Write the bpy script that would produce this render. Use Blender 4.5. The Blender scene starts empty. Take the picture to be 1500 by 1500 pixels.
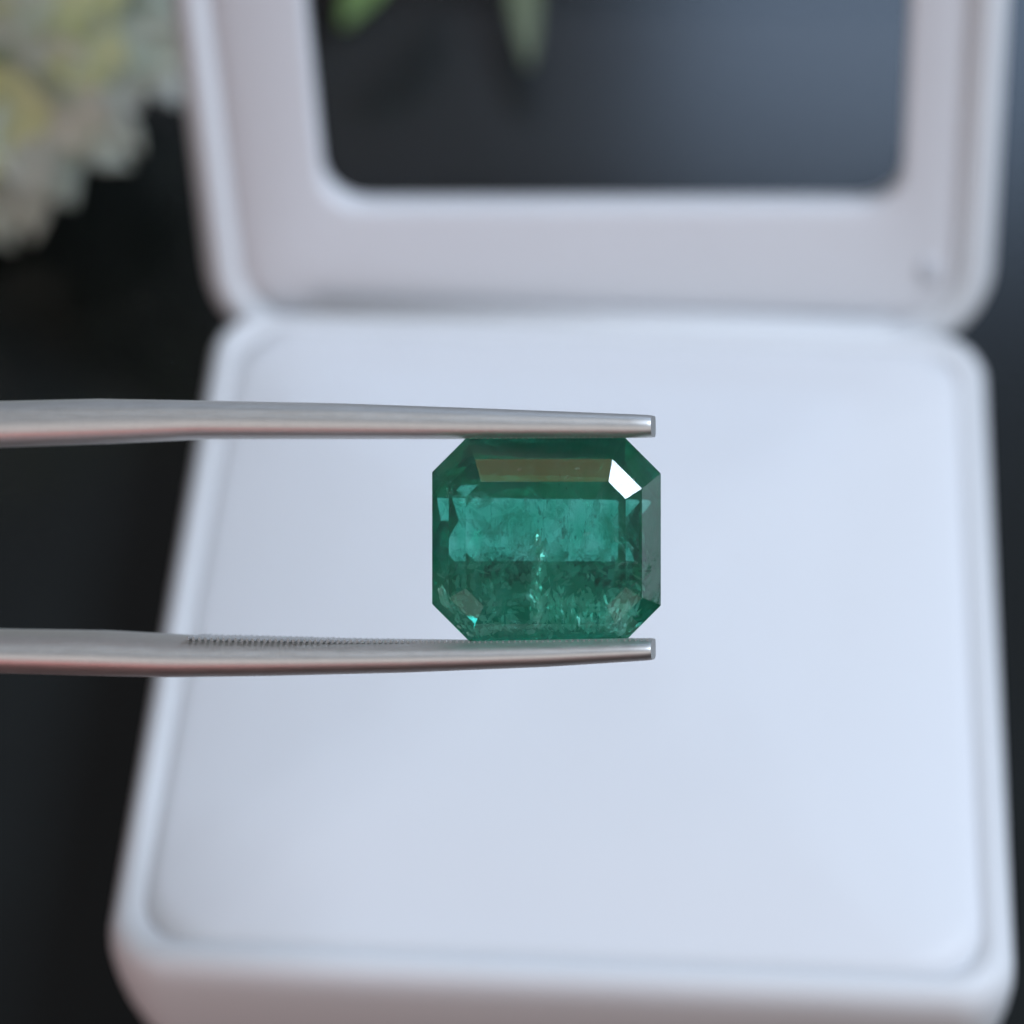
import bpy, bmesh, math, random
from mathutils import Vector, Matrix, noise
random.seed(7)
SC = bpy.context.scene
MM = 0.001

# ------------------------------------------------------------------ camera
ZR = 13.0                                   # height of the box's rim above the table, mm
R_RIGHT = Vector((0.99768, 0.06487, -0.02065))
R_DOWN = Vector((0.03518, -0.75098, -0.65939))
R_FWD = Vector((-0.05828, 0.65713, -0.75152))
CAM = Vector((7.01, -124.61, 153.42 + ZR))  # mm
cam_d = bpy.data.cameras.new('camera'); cam = bpy.data.objects.new('camera', cam_d)
SC.collection.objects.link(cam); SC.camera = cam
M3 = Matrix((R_RIGHT, -R_DOWN, -R_FWD)).transposed()
cam.matrix_world = Matrix.Translation(CAM * MM) @ M3.to_4x4()
cam_d.sensor_width = 36.0; cam_d.lens = 108.0
cam_d.clip_start = 0.005; cam_d.clip_end = 20.0
GEM_DIST = 148.0
cam_d.dof.use_dof = True; cam_d.dof.focus_distance = (GEM_DIST - 0.8) * MM; cam_d.dof.aperture_fstop = 108.0 / 4.1

# ------------------------------------------------------------------ light
w = bpy.data.worlds.new('World'); SC.world = w; w.use_nodes = True
bg = w.node_tree.nodes['Background']
bg.inputs['Color'].default_value = (0.92, 0.93, 1.0, 1); bg.inputs['Strength'].default_value = 0.19

def area(name, loc, target, sx, sy, radiance, col):
    l = bpy.data.lights.new(name, 'AREA'); l.shape = 'RECTANGLE'; l.size = sx * MM; l.size_y = sy * MM
    l.energy = radiance * math.pi * l.size * l.size_y; l.color = col
    o = bpy.data.objects.new(name, l); SC.collection.objects.link(o)
    o.location = Vector(loc) * MM
    o.rotation_euler = (Vector(loc) - Vector(target)).to_track_quat('Z', 'Y').to_euler()
    return o
GEM_C = CAM + R_FWD * GEM_DIST + R_RIGHT * (50 * GEM_DIST / 4500) + R_DOWN * (40 * GEM_DIST / 4500)
UP, TOW = -R_DOWN, -R_FWD
WIN_DIR = (R_RIGHT * .54 + UP * .54 + TOW * .645).normalized()
area('window_light', GEM_C + WIN_DIR * 330, (0, 0, ZR), 112, 112, 26.0, (0.70, 0.82, 1.0))
area('right_side_fill', (380, 40, 80), (0, 0, ZR), 240, 110, 1.45, (0.70, 0.83, 1.0))  # extra lamp added at the right, mirrored in the right facet and prong ends
area('overhead_amber_fill', (0, -22, 480), (0, -10, ZR), 130, 58, 1.0, (1.0, 0.60, 0.17))  # unseen amber lamp, added so the top crown facet mirrors brown
area('room_light', (0, -480, 185), (0, 0, 25), 800, 330, 0.62, (1.0, 0.94, 0.92))
area('rear_blue_fill', (72, 520, 350), (25, 100, 0), 150, 110, 5.0, (0.48, 0.68, 1.0))  # unseen lamp added behind for a blue sheen through the lid's pane
area('hand_red_fill', (-66, -98, 6), (-48, -62, 60), 110, 60, .85, (1.0, 0.25, 0.24))  # added red lamp, stands in for an unseen hand mirrored in the prongs

vs = SC.view_settings; vs.view_transform = 'Standard'; vs.look = 'None'; vs.exposure = 0.08; vs.gamma = 1.0
vs.use_curve_mapping = False
SC.render.engine = 'CYCLES'
cy = SC.cycles
cy.volume_bounces = 3; cy.volume_step_rate = .2; cy.volume_max_steps = 96; cy.max_bounces = 24; cy.transmission_bounces = 20; cy.glossy_bounces = 12; cy.diffuse_bounces = 6; cy.transparent_max_bounces = 12
cy.use_denoising = True; cy.caustics_reflective = True; cy.caustics_refractive = True
cy.sample_clamp_indirect = 6.0; cy.blur_glossy = 0.2

# ------------------------------------------------------------------ materials
def mat(name, base=(.8, .8, .8), rough=.5, metal=0.0, spec=.5, noise_amt=0.0, noise_scale=400.0, bump=0.0, bump_scale=3000.0, bump_dist=.00005, sss=0.0, trans=0.0, ior=1.45):
    m = bpy.data.materials.new(name); m.use_nodes = True
    nt = m.node_tree; p = nt.nodes['Principled BSDF']
    p.inputs['Base Color'].default_value = (*base, 1); p.inputs['Roughness'].default_value = rough
    p.inputs['Metallic'].default_value = metal; p.inputs['Specular IOR Level'].default_value = spec
    p.inputs['Transmission Weight'].default_value = trans; p.inputs['IOR'].default_value = ior
    if noise_amt or bump:
        tc = nt.nodes.new('ShaderNodeTexCoord')
    if noise_amt:
        n = nt.nodes.new('ShaderNodeTexNoise'); n.inputs['Scale'].default_value = noise_scale; n.inputs['Detail'].default_value = 5
        nt.links.new(tc.outputs['Object'], n.inputs['Vector'])
        r = nt.nodes.new('ShaderNodeMapRange'); r.inputs['To Min'].default_value = 1 - noise_amt; r.inputs['To Max'].default_value = 1 + noise_amt
        nt.links.new(n.outputs['Fac'], r.inputs['Value'])
        mx = nt.nodes.new('ShaderNodeMix'); mx.data_type = 'RGBA'; mx.blend_type = 'MULTIPLY'; mx.inputs[0].default_value = 1
        mx.inputs[6].default_value = (*base, 1); nt.links.new(r.outputs['Result'], mx.inputs[7])
        nt.links.new(mx.outputs[2], p.inputs['Base Color'])
    if bump:
        n2 = nt.nodes.new('ShaderNodeTexNoise'); n2.inputs['Scale'].default_value = bump_scale; n2.inputs['Detail'].default_value = 4
        nt.links.new(tc.outputs['Object'], n2.inputs['Vector'])
        b = nt.nodes.new('ShaderNodeBump'); b.inputs['Strength'].default_value = bump; b.inputs['Distance'].default_value = bump_dist
        nt.links.new(n2.outputs['Fac'], b.inputs['Height']); nt.links.new(b.outputs['Normal'], p.inputs['Normal'])
    return m

M_TABLE = mat('black_table', (.011, .013, .013), .19, spec=.4, noise_amt=.3, noise_scale=60, bump=.2, bump_scale=900)
M_LEATHER = mat('white_leatherette', (.76, .77, .78), .42, spec=.35, noise_amt=.02, noise_scale=150, bump=.25, bump_scale=2600)
M_CUSH = mat('white_cushion', (.79, .80, .82), .5, spec=.3, noise_amt=.015, noise_scale=120, bump=.2, bump_scale=2600)
M_FRAME = mat('lid_lining', (.74, .735, .75), .5, spec=.3, noise_amt=.02, noise_scale=150, bump=.2, bump_scale=2600)
M_MARK = mat('mark_grey', (.63, .63, .65), .6)
M_PANE = mat('clear_pane', (1, 1, 1), 0.02, trans=1.0, ior=1.2)
M_STEEL = mat('satin_steel', (.74, .74, .72), .5, metal=1.0, noise_amt=.05, noise_scale=2500, bump=.45, bump_scale=9000, bump_dist=.00001)
M_TEETH = mat('tooth_steel', (.60, .60, .59), .40, metal=1.0, noise_amt=.1, noise_scale=3000)

def brushed(m):
    nt = m.node_tree; p = nt.nodes['Principled BSDF']
    tc = nt.nodes.new('ShaderNodeTexCoord'); mp = nt.nodes.new('ShaderNodeMapping'); mp.inputs['Scale'].default_value = (900, 6000, 4000)
    n = nt.nodes.new('ShaderNodeTexNoise'); n.inputs['Scale'].default_value = 1.0; n.inputs['Detail'].default_value = 5
    r = nt.nodes.new('ShaderNodeMapRange'); r.inputs['From Min'].default_value = .3; r.inputs['From Max'].default_value = .7; r.inputs['To Min'].default_value = .47; r.inputs['To Max'].default_value = .53
    nt.links.new(tc.outputs['Object'], mp.inputs['Vector']); nt.links.new(mp.outputs[0], n.inputs['Vector']); nt.links.new(n.outputs['Fac'], r.inputs['Value']); nt.links.new(r.outputs[0], p.inputs['Roughness'])
brushed(M_STEEL)
def leafmat(name, c, t=.2):
    m = mat(name, c, .55, noise_amt=.2, noise_scale=300)
    nt = m.node_tree; p = nt.nodes['Principled BSDF']; out = nt.nodes['Material Output']
    tr = nt.nodes.new('ShaderNodeBsdfTranslucent'); tr.inputs['Color'].default_value = (*c, 1)
    mx = nt.nodes.new('ShaderNodeMixShader'); mx.inputs[0].default_value = t
    nt.links.new(p.outputs[0], mx.inputs[1]); nt.links.new(tr.outputs[0], mx.inputs[2]); nt.links.new(mx.outputs[0], out.inputs['Surface'])
    return m
M_PET = [leafmat('petal_pale_green', (.84, .91, .80)), leafmat('petal_white', (.90, .91, .84)), leafmat('petal_yellow_green', (.90, .92, .58)), leafmat('petal_blush', (.88, .82, .74))]
M_LEAF = leafmat('leaf_green', (.22, .36, .12))
M_LEAF2 = leafmat('leaf_dull', (.20, .24, .14))
M_STEM = mat('stem_green', (.12, .2, .05), .6)

def gem_material():
    m = bpy.data.materials.new('emerald'); m.use_nodes = True; nt = m.node_tree; nt.nodes.clear()
    out = nt.nodes.new('ShaderNodeOutputMaterial')
    g = nt.nodes.new('ShaderNodeBsdfGlass'); g.inputs['IOR'].default_value = 1.577; g.inputs['Roughness'].default_value = 0.0
    g.inputs['Color'].default_value = (1, 1, 1, 1)
    tc = nt.nodes.new('ShaderNodeTexCoord'); n = nt.nodes.new('ShaderNodeTexNoise'); n.inputs['Scale'].default_value = 700; n.inputs['Detail'].default_value = 3
    nt.links.new(tc.outputs['Object'], n.inputs['Vector'])
    b = nt.nodes.new('ShaderNodeBump'); b.inputs['Strength'].default_value = .085; b.inputs['Distance'].default_value = .0002
    nt.links.new(n.outputs['Fac'], b.inputs['Height']); nt.links.new(b.outputs['Normal'], g.inputs['Normal'])
    nt.links.new(g.outputs[0], out.inputs['Surface'])
    v = nt.nodes.new('ShaderNodeVolumeAbsorption')
    sig = (445.0, 96.0, 150.0); d = max(sig) * 1.02
    mp = nt.nodes.new('ShaderNodeMapping'); mp.inputs['Scale'].default_value = (1.0, .55, 1.0); nt.links.new(tc.outputs['Object'], mp.inputs['Vector'])
    cn = nt.nodes.new('ShaderNodeTexNoise'); cn.inputs['Scale'].default_value = 1100; cn.inputs['Detail'].default_value = 5; cn.inputs['Roughness'].default_value = .65; cn.inputs['Distortion'].default_value = .8
    nt.links.new(mp.outputs[0], cn.inputs['Vector'])
    mr = nt.nodes.new('ShaderNodeMapRange'); mr.inputs['From Min'].default_value = .32; mr.inputs['From Max'].default_value = .68; mr.inputs['To Min'].default_value = d * .1; mr.inputs['To Max'].default_value = d * 2.0
    nt.links.new(cn.outputs['Fac'], mr.inputs['Value']); nt.links.new(mr.outputs[0], v.inputs['Density'])
    v.inputs['Color'].default_value = (*[1 - s / d for s in sig], 1)
    sc = nt.nodes.new('ShaderNodeVolumeScatter'); sc.inputs['Density'].default_value = 74.0; sc.inputs['Color'].default_value = (.75, .95, .88, 1); sc.inputs['Anisotropy'].default_value = .3
    ad = nt.nodes.new('ShaderNodeAddShader'); nt.links.new(v.outputs[0], ad.inputs[0]); nt.links.new(sc.outputs[0], ad.inputs[1])
    nt.links.new(ad.outputs[0], out.inputs['Volume'])
    return m
M_GEM = gem_material()
def flakemat(name, col, rough, gl):
    m = bpy.data.materials.new(name); m.use_nodes = True; nt = m.node_tree; nt.nodes.clear()
    out = nt.nodes.new('ShaderNodeOutputMaterial')
    a = nt.nodes.new('ShaderNodeBsdfTransparent'); a.inputs['Color'].default_value = (1, 1, 1, 1)
    b = nt.nodes.new('ShaderNodeBsdfGlossy'); b.inputs['Color'].default_value = (*col, 1); b.inputs['Roughness'].default_value = rough
    d = nt.nodes.new('ShaderNodeBsdfDiffuse'); d.inputs['Color'].default_value = (*col, 1)
    m1 = nt.nodes.new('ShaderNodeMixShader'); m1.inputs[0].default_value = .4
    nt.links.new(b.outputs[0], m1.inputs[1]); nt.links.new(d.outputs[0], m1.inputs[2])
    m2 = nt.nodes.new('ShaderNodeMixShader'); m2.inputs[0].default_value = gl
    nt.links.new(a.outputs[0], m2.inputs[1]); nt.links.new(m1.outputs[0], m2.inputs[2]); nt.links.new(m2.outputs[0], out.inputs['Surface'])
    return m
M_FEATHER = flakemat('pale_fracture', (.72, 1, .88), .2, .72)
M_MINT = flakemat('mint_cloud', (.62, 1, .85), .5, .30)
M_VEIL = flakemat('milky_veil', (.8, .9, .85), .4, .22)
M_DARK = flakemat('dark_mineral', (.015, .07, .05), .4, .42)

# ------------------------------------------------------------------ helpers
def link(o, parent=None):
    SC.collection.objects.link(o)
    if parent is not None: o.parent = parent
    return o
def mesh_obj(name, verts, faces, m, parent=None, smooth=True, bevel=0.0, subsurf=0):
    me = bpy.data.meshes.new(name); me.from_pydata([tuple(Vector(v) * MM) for v in verts], [], faces)
    bm = bmesh.new(); bm.from_mesh(me); bmesh.ops.recalc_face_normals(bm, faces=bm.faces); bm.to_mesh(me); bm.free()
    if smooth:
        for p in me.polygons: p.use_smooth = True
    me.materials.append(m)
    o = bpy.data.objects.new(name, me); link(o, parent)
    if bevel:
        b = o.modifiers.new('bevel', 'BEVEL'); b.width = bevel * MM; b.segments = 2; b.limit_method = 'ANGLE'
    if subsurf:
        s = o.modifiers.new('subdivision', 'SUBSURF'); s.levels = subsurf; s.render_levels = subsurf
    return o
def empty(name, loc, label, cat, rot=None):
    o = bpy.data.objects.new(name, None); o.empty_display_size = .005; link(o)
    mw = rot.to_4x4() if rot is not None else Matrix.Identity(4)
    o.matrix_world = Matrix.Translation(Vector(loc) * MM) @ mw
    o['label'] = label; o['category'] = cat
    return o
def rr(cx, cy_, hx, hy, r, z, seg=10, side=6):
    """rounded rectangle ring, counter-clockwise"""
    r = max(.05, min(r, hx - .01, hy - .01)); pts = []
    cs = [(hx - r, hy - r, 0), (-hx + r, hy - r, 90), (-hx + r, -hy + r, 180), (hx - r, -hy + r, 270)]
    for k, (x, y, a) in enumerate(cs):
        arc = [(x + r * math.cos(math.radians(a + 90 * i / seg)), y + r * math.sin(math.radians(a + 90 * i / seg))) for i in range(seg + 1)]
        pts += arc
        nx, ny, na = cs[(k + 1) % 4]
        e = (nx + r * math.cos(math.radians(na)), ny + r * math.sin(math.radians(na)))
        s = arc[-1]
        pts += [(s[0] + (e[0] - s[0]) * j / side, s[1] + (e[1] - s[1]) * j / side) for j in range(1, side)]
    return [(cx + x, cy_ + y, z) for x, y in pts]
def loft(rings, closed=False, cap0=False, cap1=False):
    n = len(rings[0]); v = [p for r in rings for p in r]; f = []
    m = len(rings)
    for i in range(m if closed else m - 1):
        a, b = i * n, ((i + 1) % m) * n
        for j in range(n):
            k = (j + 1) % n
            f.append((a + j, a + k, b + k, b + j))
    if cap0: f.append(tuple(range(n - 1, -1, -1)))
    if cap1: f.append(tuple(range((m - 1) * n, m * n)))
    return v, f

# ------------------------------------------------------------------ table
tv, tf = [], []
o = mesh_obj('table_top', [(-1500, -900, 0), (1500, -900, 0), (1500, 1500, 0), (-1500, 1500, 0), (-1500, -900, -25), (1500, -900, -25), (1500, 1500, -25), (-1500, 1500, -25)],
             [(0, 1, 2, 3), (7, 6, 5, 4), (0, 4, 5, 1), (1, 5, 6, 2), (2, 6, 7, 3), (3, 7, 4, 0)], M_TABLE, smooth=False)
o['kind'] = 'structure'; o['label'] = 'dark black table top under the open white gem box'

# ------------------------------------------------------------------ gem box
W2, L2, RC = 27.4, 27.4, 3.8
BY = .5                                    # the base reaches a little further back than forward
box = empty('gem_box', (0, 0, 0), 'open white leatherette gem box with padded base and windowed lid', 'jewelry box')
prof = [(6.0, 0.0), (4.0, .25), (2.2, 1.2), (1.3, 3.2), (.75, 6.0), (0.45, 8.5), (.35, 10.5), (.45, 11.8), (.85, 12.7), (1.4, 13.0), (2.0, 12.9), (2.5, 12.6), (2.85, 11.9), (3.0, 9.5)]
rings = [rr(0, BY, W2 - i, L2 + BY - i, max(RC - i * .5, 1.6), z) for i, z in prof]
v, f = loft(rings, cap0=True, cap1=True)
mesh_obj('base_shell', v, f, M_LEATHER, box)
rings = []
for k in range(22):
    t = k / 21
    h = 12.62 + .1 * (1 - (1 - min(1, t * 5)) ** 2.4) + 3.0 * (1 - (1 - t) ** 2.3)
    s = 1 - t
    rings.append(rr(0, BY, (W2 - 2.25) * s + .02, (L2 + BY - 2.25) * s + .02, 4.0 * s + 7 * s * t, h))
rings = [[(x, y, z + .16 * noise.noise((x / 11, y / 11, 3.1)) * min(1, k / 3) + .05 * noise.noise((x / 3.5, y / 3.5, 9)) * min(1, k / 3)) for x, y, z in r_] for k, r_ in enumerate(rings)]
rings = [[(x, y, 8.0) for x, y, z in rings[0]]] + rings
v, f = loft(rings, cap0=True, cap1=True)
mesh_obj('cushion', v, f, M_CUSH, box)

LA = 10.5
LH = 60.0
lid_rot = math.radians(90 - LA)
lidprof = [(3.2, -3.2), (3.0, -1.6), (2.7, -.7), (2.1, -.1), (1.5, 0), (.9, -.2), (.35, -.9), (.05, -2.0), (0, -3.2), (.3, -4.4), (1.0, -5.4), (2.0, -6.0), (3.0, -6.2)]
lr = [rr(0, LH / 2, W2 + .45 - i, LH / 2 - i, 7.0 - i * .7, z) for i, z in lidprof]
HX, HY0, HY1, HCX, HR = 19.95, 12.5, 48.5, 1.25, 3.1
def hole(z, grow=0.0): return rr(HCX, (HY0 + HY1) / 2, HX + grow, (HY1 - HY0) / 2 + grow, HR + grow * .6, z)
lr += [hole(-6.2, 4.2), hole(-5.9, 3.8), hole(-3.95, 1.3), hole(-3.7, 1.8)]
v, f = loft(lr, closed=True)
lid = mesh_obj('lid', v, f, M_LEATHER, box)
lid.matrix_local = Matrix.Translation(Vector((-.1, L2 + 2 * BY - .5, ZR - 4.6)) * MM) @ Matrix.Rotation(lid_rot, 4, 'X') @ Matrix.Rotation(math.radians(2.1), 4, 'Z')   # sits a touch askew on its hinge
def orr(i, z): return rr(0, LH / 2, W2 + .45 - i, LH / 2 - i, 7.0 - i * .7, z)
fr = [orr(2.9, -2.9), orr(2.6, -1.1), orr(3.1, -.72), orr(4.2, -.6), hole(-.6, .5), hole(-.72, .12), hole(-1.4, 0), hole(-2.75, 0.05), hole(-2.9, 1.0)]
v, f = loft(fr, closed=True)
mesh_obj('lining_frame', v, f, M_FRAME, lid)
pr = [hole(-3.0, .55), hole(-3.8, .55)]
v, f = loft(pr, cap0=True, cap1=True)
mesh_obj('glass_pane', v, f, M_PANE, lid, smooth=False)
sc_ = [(23.2 + .7 * math.cos(a * .5236) * (1 + .25 * random.random()), 7.6 + 1.2 * math.sin(a * .5236) * (1 + .25 * random.random())) for a in range(12)]
v = [(x, y, -.55) for x, y in sc_] + [(x, y, -.8) for x, y in sc_]
f = [tuple(range(12)), tuple(range(23, 11, -1))] + [(a, (a + 1) % 12, 12 + (a + 1) % 12, 12 + a) for a in range(12)]
s = mesh_obj('grey_mark', v, f, M_MARK, lid); s['label'] = 'small grey scuff on the lining near the hinge'  # thin patch slightly greyer than the lining
hv, hf = [], []
for i in range(13):
    a = math.radians(90 * i / 12)
    yy, zz = L2 + 2 * BY - 1.9 + 1.5 * math.sin(a), ZR - .9 + 1.6 * (1 - math.cos(a))
    for x in (-20.5, 20.5): hv += [(x, yy, zz), (x, yy + .7, zz - .9)]
for i in range(12):
    b = 4 * i
    hf += [(b, b + 2, b + 6, b + 4), (b + 1, b + 5, b + 7, b + 3), (b, b + 4, b + 5, b + 1), (b + 2, b + 3, b + 7, b + 6)]
hf += [(0, 1, 3, 2), (48, 50, 51, 49)]
mesh_obj('hinge', hv, hf, M_LEATHER, box)

# ------------------------------------------------------------------ emerald
PX = GEM_DIST / 4500.0
gem_rot = M3.copy()
gem = empty('emerald_gemstone', GEM_C, 'octagonal step cut green emerald gripped between steel tweezer tips', 'gemstone', gem_rot)
def gp(px, py, z): return ((px - 800) * PX, (790 - py) * PX, z * PX)     # photo pixels at the stone -> mm in the stone's frame
def octa(l, r, t, b, k, z):
    kx = [k] * 4 if not isinstance(k, (list, tuple)) else k   # TR, BR, BL, TL
    return [gp(r - kx[0], t, z), gp(r, t + kx[0], z), gp(r, b - kx[1], z), gp(r - kx[1], b, z), gp(l + kx[2], b, z), gp(l, b - kx[2], z), gp(l, t + kx[3], z), gp(l + kx[3], t, z)]
gr = [octa(683, 915, 706, 887, (25, 28, 26, 22), 43), octa(658, 939, 673, 913, (43, 38, 38, 38), 30), octa(633, 968, 641.5, 939, (52, 52, 54, 50), 1.5),
      octa(633, 968, 641.5, 939, (52, 52, 54, 50), -1.5), octa(649, 946, 688, 891, (44, 44, 42, 42), -58), octa(675, 908, 730, 824, (5, 9, 18, 18), -132)]
rj = random.Random(4)
for q in (4, 5): gr[q] = [(x + rj.uniform(-.09, .09), y + rj.uniform(-.07, .07), z + rj.uniform(-.06, .06)) for x, y, z in gr[q]]
v = [p for r_ in gr for p in r_]; f = [tuple(range(8))]
for i in range(len(gr) - 1):
    for j in range(8): f.append((i * 8 + j, i * 8 + (j + 1) % 8, (i + 1) * 8 + (j + 1) % 8, (i + 1) * 8 + j))
b0 = (len(gr) - 1) * 8
k1, k2 = len(v), len(v) + 1
v += [gp(706, 762, -152), gp(872, 768, -150)]
f += [(b0 + 7, b0 + 0, k2, k1), (b0 + 0, b0 + 1, k2), (b0 + 1, b0 + 2, k2), (b0 + 2, b0 + 3, k2), (b0 + 3, b0 + 4, k1, k2), (b0 + 4, b0 + 5, k1), (b0 + 5, b0 + 6, k1), (b0 + 6, b0 + 7, k1)]
go = mesh_obj('faceted_body', v, f, M_GEM, gem, smooth=False, bevel=.03)

PLANES = [(p.center.copy() / MM, p.normal.copy()) for p in go.data.polygons]
def inside(q, margin=.10): return all((Vector(q) - c).dot(n_) < -margin for c, n_ in PLANES)
def flakes(name, pts, m, label=None):
    """pts: (px, py, z, length, width, angle, tilt) small crumpled sheets inside the stone"""
    vv, ff = [], []
    for (x, y, z, L, Wd, a, tl) in pts:
        gl = name == 'feather_inclusion' and random.random() < .42; gx, gy = random.gauss(.19, .09), random.gauss(.19, .09)
        n = 4; base = len(vv); ca, sa = math.cos(a), math.sin(a)
        for i in range(n + 1):
            t = i / n - .5; wd = Wd * (1 - (2 * t) ** 2 * .85) * random.uniform(.7, 1.3)
            for s in (-.5, .5):
                lx, ly = t * L, s * wd
                zz = z + s * wd * math.tan(tl) + random.uniform(-.12, .12) * Wd
                dx, dy = lx * ca - ly * sa, lx * sa + ly * ca
                if gl: zz = z - gx * dx + gy * dy + random.uniform(-.03, .03) * Wd
                vv.append(gp(x + dx, y + dy, zz))
        if not all(inside(q) for q in vv[base:]):      # nothing may poke out of the stone
            del vv[base:]; continue
        for i in range(n): ff.append((base + 2 * i, base + 2 * i + 2, base + 2 * i + 3, base + 2 * i + 1))
    o = mesh_obj(name, vv, ff, m, gem, smooth=False)
    o['kind'] = 'stuff'
    if label: o['label'] = label
    return o
U = random.uniform
def along(path, n, spread, zr, Lr, Wr, ar, tr):
    out = []
    for _ in range(n):
        t = random.random() * (len(path) - 1); i = min(int(t), len(path) - 2); u = t - i
        x = path[i][0] + (path[i + 1][0] - path[i][0]) * u + random.gauss(0, spread); y = path[i][1] + (path[i + 1][1] - path[i][1]) * u + random.gauss(0, spread)
        out.append((x, y, U(*zr), U(*Lr), U(*Wr), math.radians(U(*ar)), math.radians(U(*tr))))
    return out
fe = along([(788, 784), (792, 808), (784, 835), (786, 870), (780, 890), (800, 905)], 46, 3.5, (-30, 0), (8, 22), (2.5, 6), (75, 115), (-60, 60))
fe += along([(776, 862), (786, 880), (796, 895), (815, 912), (845, 925), (880, 928), (915, 915)], 60, 4, (-40, -4), (6, 16), (2, 5), (20, 70), (-60, 60))
fe += along([(810, 880), (830, 890), (860, 898), (890, 900), (925, 885)], 120, 11, (-45, 5), (6, 20), (1.6, 4.5), (65, 115), (-60, 60))
fe += along([(785, 800), (790, 900)], 30, 8, (-60, -5), (5, 14), (1.2, 3), (75, 105), (-60, 60))
fe += along([(648, 842), (655, 868), (666, 890)], 16, 2, (-12, 6), (8, 18), (3, 8), (50, 90), (-50, 50))
fe += along([(672, 912), (680, 922), (700, 926)], 6, 2, (-10, 0), (5, 10), (2, 5), (30, 90), (-50, 50))
flakes('feather_inclusion', fe, M_FEATHER, 'pale glittering fracture veins through the middle and lower edge')
ve = [(U(660, 945), U(690, 930), U(-100, 25), U(4, 14), U(2, 6), U(0, 6.28), U(-.9, .9)) for _ in range(190)]
ve += along([(690, 750), (760, 780), (880, 790)], 40, 28, (-70, -15), (15, 70), (6, 24), (0, 180), (-50, 50))
ve += along([(690, 870), (740, 900), (830, 880), (930, 880)], 60, 16, (-60, -8), (12, 34), (5, 14), (0, 180), (-50, 50))
ve += along([(680, 822), (780, 826), (905, 820)], 90, 9, (-100, -20), (10, 34), (5, 14), (0, 180), (-45, 45))  # veils from here on added along facet edges to soften the bright area
ve += along([(893, 735), (898, 820)], 40, 10, (-100, -20), (10, 30), (5, 14), (60, 120), (-45, 45))
ve += along([(680, 735), (905, 735)], 45, 8, (-100, -20), (10, 34), (4, 12), (0, 180), (-45, 45))
flakes('milky_veil', ve, M_VEIL)
dk = [(715, 917, -20, 30, 7, math.radians(38), .3), (826, 780, -30, 20, 7, math.radians(95), .4), (790, 748, -30, 16, 4, math.radians(80), .2)]
dk += along([(690, 835), (760, 825), (770, 850)], 70, 11, (-60, -20), (6, 20), (3, 8), (0, 180), (-50, 50))  # dark flakes added to break up the bright area's lower edge
dk += along([(835, 826), (880, 838), (920, 845)], 56, 11, (-60, -20), (6, 20), (3, 8), (0, 180), (-50, 50))
dk += along([(700, 790), (890, 795)], 60, 22, (-60, -10), (3, 8), (1.2, 3), (60, 120), (-50, 50))
dk += [(U(665, 940), U(700, 930), U(-100, 20), U(2, 7), U(1, 2.4), math.radians(U(70, 110)), U(-.8, .8)) for _ in range(150)]
flakes('dark_inclusion', dk, M_DARK)
mc = along([(789, 790), (788, 835), (784, 868), (796, 900)], 60, 6, (-70, 0), (10, 30), (4, 11), (65, 115), (-40, 40))
mc += along([(795, 885), (830, 900), (880, 905), (930, 885)], 150, 11, (-50, 8), (8, 26), (3, 9), (40, 120), (-40, 40))
mc += along([(650, 845), (660, 885), (690, 920), (740, 905)], 50, 7, (-20, 8), (8, 24), (3, 9), (20, 100), (-40, 40))
mc += [(U(670, 930), U(835, 930), U(-60, 8), U(8, 24), U(3, 10), U(0, 3.14), U(-.7, .7)) for _ in range(130)]  # extra flakes added to brighten the stone's lower zone
flakes('cloud_inclusion', mc, M_MINT)
ln = [(U(690, 900), U(735, 815), U(-90, 0), U(14, 60), U(1.0, 2.6), math.radians(U(86, 94)), U(-.8, .8)) for _ in range(40)]
flakes('growth_line', ln, M_VEIL)

# ------------------------------------------------------------------ tweezers
YAW = 8.0
tw_rot = M3 @ Matrix.Rotation(math.radians(-YAW), 3, 'Y')
TIPX = 957
tw_loc = GEM_C
tw = empty('tweezers', tw_loc, 'satin steel gem tweezers with serrated tips reaching in from the left', 'tweezers', tw_rot)
def tp(px, py, dz=0.0):
    """photo position along the prongs -> mm in the tweezers' frame (its own tilt included)"""
    ax = (px - 750) / 4500.0; sy = math.sin(math.radians(YAW)); cyw = math.cos(math.radians(YAW))
    # point = C + x*X' ; X' = (cos, 0, +sin toward camera)
    cx = 50 * PX
    # cx + x*cos = ax*(D - x*sin)
    x = (ax * GEM_DIST - cx) / (cyw + ax * sy)
    depth = GEM_DIST - x * sy
    y = (750 - py) / 4500.0 * depth + 40 * PX
    return x, y
def interp(tab, x):
    for (a, b), (c, d) in zip(tab, tab[1:]):
        if x <= c: 
            u = (x - a) / (c - a); return b + (d - b) * max(0, min(1, u)) if x >= a else b
    return tab[-1][1]
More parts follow.
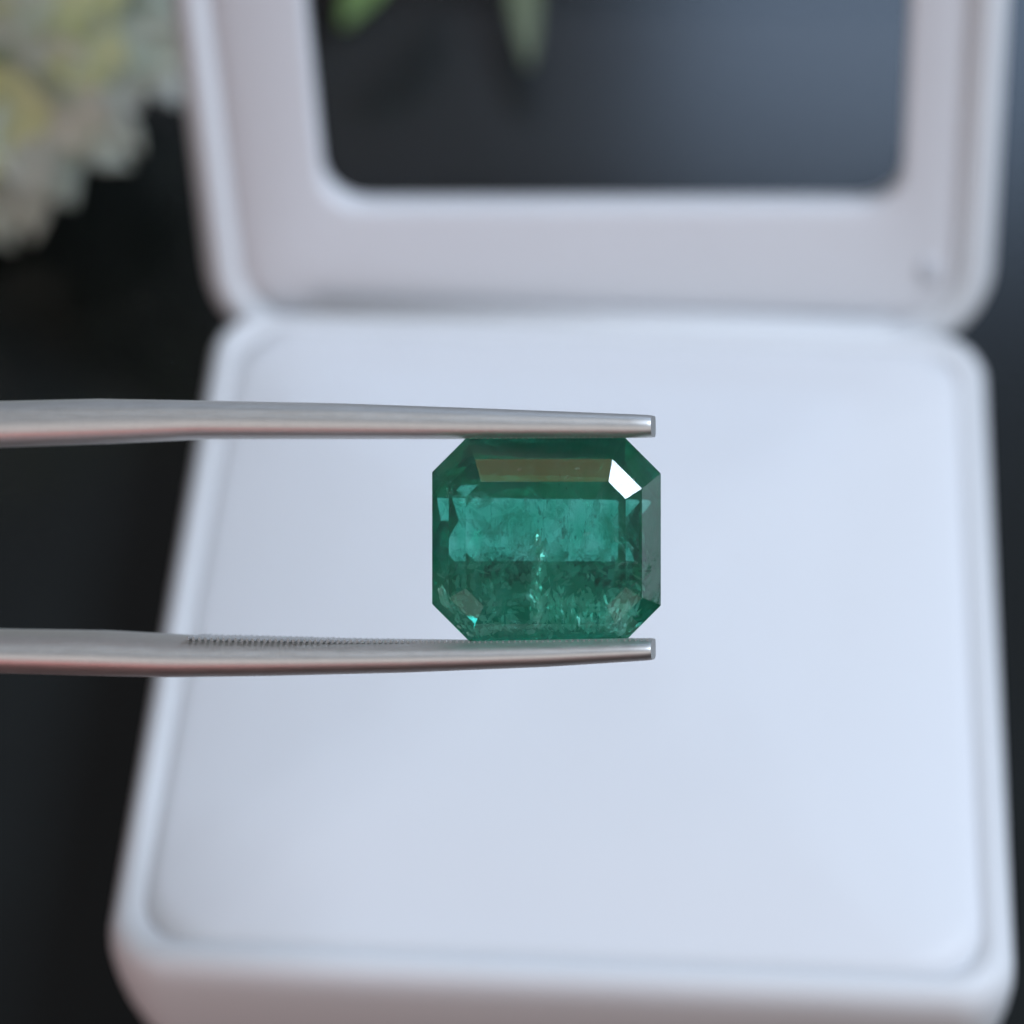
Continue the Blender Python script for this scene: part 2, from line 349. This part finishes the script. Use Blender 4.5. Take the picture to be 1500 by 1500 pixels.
def prong(name, top, bot, sign):
    xs = [-2400, -2100, -1800, -1500, -1200, -900, -600, -300, -150] + list(range(0, 950, 25)) + [950, 955, 957]
    rings = []
    N = 28
    for px in xs:
        xt, yt = tp(px, interp(top, px)); _, yb = tp(px, interp(bot, px))
        ymid, hh = (yt + yb) / 2, (yt - yb) / 2
        e = max(0, px - 948) / 9.0
        hz = (1.35 + (957 - px) * .0011) * (1 - .05 * e)
        hh2 = hh * (1 - .05 * e)
        ring = []
        for i in range(N):
            a = 2 * math.pi * i / N; c, s = math.cos(a), math.sin(a)
            # inner face flatter, outer face rounder
            ex = 2 / ((3.6 if sign > 0 else 2.5) if c > 0 else 4.5)
            zc = math.copysign(abs(c) ** ex, c); ys = math.copysign(abs(s) ** ex, s)
            ring.append((xt, ymid + hh2 * ys, hz * (zc if c < 0 else zc * (.80 + .20 * (1 - (abs(ys)) ** 2)))))
        rings.append(ring)
    v, f = loft(rings, cap0=True, cap1=True)
    o = mesh_obj(name, v, f, M_STEEL, tw)
    md = o.modifiers.new('edge', 'EDGE_SPLIT'); md.split_angle = math.radians(50)
    tv, tf = [], []
    tab = bot if sign > 0 else top
    rt = random.Random(11 + sign)
    px = 286.0 if sign < 0 else 690.0
    while px < (950 if sign < 0 else 905):
        x0, y0 = tp(px, interp(tab, px)); x1, y1 = tp(px + 4.2, interp(tab, px + 4.2))
        hz = (1.35 + (957 - px) * .0011) * (max(.5, .93 - max(0, px - 420) * .0018) if sign < 0 else .45) * rt.uniform(.95, 1.0); b = len(tv)
        up = .02 if sign > 0 else -.02; dn = (-.006 if sign > 0 else max(.0, .04 * (1 - (px - 286) / 330))) * rt.uniform(.5, 1.25)
        xm = (x0 + x1) / 2
        for zz in (-hz, hz): tv += [(x0, y0 + up * 6, zz), (x1, y1 + up * 6, zz), (xm + .03, y0 - dn * -1 if False else y0 + dn, zz), (xm - .03, y0 + dn, zz)]
        tf += [(b, b + 1, b + 2, b + 3), (b + 7, b + 6, b + 5, b + 4), (b, b + 4, b + 5, b + 1), (b + 1, b + 5, b + 6, b + 2), (b + 2, b + 6, b + 7, b + 3), (b + 3, b + 7, b + 4, b)]
        px += 8.3 * rt.uniform(.9, 1.12)
    t = mesh_obj('grip_teeth', tv, tf, M_TEETH, o, smooth=False); t['kind'] = 'stuff'
    return o
up_top = [(-2400, 760), (-1500, 690), (-900, 640), (-300, 598), (0, 588), (150, 584.5), (300, 587), (500, 591), (700, 598), (957, 608)]
up_bot = [(-2400, 850), (-1500, 775), (-900, 718), (-300, 668), (0, 655), (150, 650), (300, 643), (500, 643), (700, 643), (957, 641)]
lo_top = [(-2400, 845), (-1500, 872), (-900, 895), (-300, 915), (0, 922), (150, 924), (300, 932), (500, 936), (700, 938), (957, 935)]
lo_bot = [(-2400, 935), (-1500, 957), (-900, 972), (-300, 983), (0, 986), (150, 990), (250, 992), (400, 990), (600, 985), (800, 977), (957, 967)]
prong('upper_prong', up_top, up_bot, 1)
p2 = prong('lower_prong', lo_top, lo_bot, -1)
jx0, jy0 = tp(-2400, 760); jx1, jy1 = tp(-2250, 935)
mesh_obj('joint_block', [(x, y, z) for x in (jx0 - 4, jx1) for y in (jy1 - .4, jy0 + .4) for z in (-5, 5)],
         [(0, 1, 3, 2), (4, 6, 7, 5), (0, 4, 5, 1), (2, 3, 7, 6), (0, 2, 6, 4), (1, 5, 7, 3)], M_STEEL, tw, smooth=False, bevel=.6)

# ------------------------------------------------------------------ flower head
def ray(px, py, z):
    d = R_FWD + R_RIGHT * ((px - 750) / 4500) + R_DOWN * ((py - 750) / 4500)
    t = (z - CAM.z) / d.z
    return CAM + d * t
FR = 19.0; PS = 1.2
fc = ray(-65, 12, FR * .8)
fl = empty('flower_head', (fc.x, fc.y, 0), 'pale green and cream ruffled flower head lying beside the lid', 'flower')
def petal_mesh(name, m):
    vv, ff = [], []; nu, nv = 6, 12
    for i in range(nu + 1):
        t = i / nu
        for j in range(nv + 1):
            s = j / nv - .5
            wd = 4.6 * math.sin(math.pi * (.12 + .80 * t)) ** .7
            vv.append((s * wd, .2 + 4.2 * t, 1.2 * t * t + .9 * (2 * s) ** 2 * t + .25 * math.sin(9 * s + 5 * t) + .45 * t * t * math.sin(19 * s + 1)))
    for i in range(nu):
        for j in range(nv):
            a = i * (nv + 1) + j; ff.append((a, a + 1, a + nv + 2, a + nv + 1))
    me = bpy.data.meshes.new(name); me.from_pydata([tuple(Vector(p) * MM) for p in vv], [], ff)
    for p in me.polygons: p.use_smooth = True
    me.materials.append(m); return me
PM = [petal_mesh('petal', m) for m in M_PET]
NF = 60
core = mesh_obj('flower_core', *(lambda rs: loft(rs, cap0=True, cap1=True))([[(FR * .72 * math.sin(math.pi * k / 12) * math.cos(2 * math.pi * j / 18), FR * .72 * math.sin(math.pi * k / 12) * math.sin(2 * math.pi * j / 18), FR * .78 + FR * .72 * math.cos(math.pi * k / 12)) for j in range(18)] for k in range(1, 12)]), M_PET[0], fl)
toc = (CAM - fc).normalized()
for k in range(NF):
    zz = 1 - 2 * (k + .5) / NF; ph = k * 2.39996; rr_ = math.sqrt(1 - zz * zz)
    n = Vector((rr_ * math.cos(ph), rr_ * math.sin(ph), zz)) + Vector((U(-.12, .12), U(-.12, .12), U(-.12, .12))); n.normalize()
    if n.z < -.55: continue
    mi = random.choices((0, 1, 2, 3), (5, 5, 3, .3))[0]
    mi = 2 if n.dot((toc + R_RIGHT * .4 + R_DOWN * .25).normalized()) > .72 and random.random() < .6 else (mi if mi != 2 else 0)
    q = n.to_track_quat('Z', 'Y').to_matrix().to_4x4()
    P = Vector((0, 0, FR * .8)) + n * (FR * .74)
    for a in range(4):
        o = bpy.data.objects.new('petal', PM[mi] if random.random() < .8 else PM[1]); link(o, fl)
        o.matrix_local = Matrix.Translation(P * MM) @ q @ Matrix.Rotation(math.radians(90 * a + 31 * k + U(-15, 15)), 4, 'Z') @ Matrix.Rotation(math.radians(U(-8, 22)), 4, 'X') @ Matrix.Scale(U(.85, 1.2) * PS, 4)

# ------------------------------------------------------------------ leafy sprig behind the lid
def blade(name, a, b, wd, parent, bend=1.5, lift=2.0, m=None):
    a, b = Vector(a), Vector(b); d = b - a; L = d.length; d.normalize(); s = d.cross(Vector((0, 0, 1))).normalized(); up = s.cross(d)
    vv, ff = [], []
    for i in range(13):
        t = i / 12; wv = wd * math.sin(math.pi * min(1, t * .93 + .05)) ** .8
        for j in (-1, -.5, 0, .5, 1):
            p = a + d * (L * t) + s * (wv * j * .5) + up * (lift * math.sin(math.pi * t) + abs(j) * wv * .12) + s * bend * t * t
            vv.append(p)
    for i in range(12):
        for j in range(4): k = i * 5 + j; ff.append((k, k + 1, k + 6, k + 5))
    o = mesh_obj(name, vv, ff, m or M_LEAF, parent)
    sl = o.modifiers.new('thickness', 'SOLIDIFY'); sl.thickness = .25 * MM
    return o
sp0 = ray(640, -330, 6)
spg = empty('leaf_sprig', (sp0.x, sp0.y, 0), 'green leafy sprig lying behind the lid, seen through its pane', 'leaves')
def rel(px, py, z): 
    q = ray(px, py, z); return (q.x - sp0.x, q.y - sp0.y, z)
blade('leaf', rel(640, -140, 6), rel(528, 42, 5), 5.0, spg)
blade('leaf', rel(745, -190, 6), rel(782, 95, 3), 3.2, spg, bend=.4, m=M_LEAF2)
blade('leaf', rel(560, -230, 6), rel(430, -80, 5), 5.0, spg)
sv = []
for i in range(9):
    t = i / 8; c = Vector(rel(640 + 120 * t, -140 - 160 * t, 4))
    sv.append([(c.x + .7 * math.cos(k * math.pi / 4), c.y, c.z + .7 * math.sin(k * math.pi / 4)) for k in range(8)])
v, f = loft(sv, cap0=True, cap1=True)
mesh_obj('stem', v, f, M_STEM, spg)
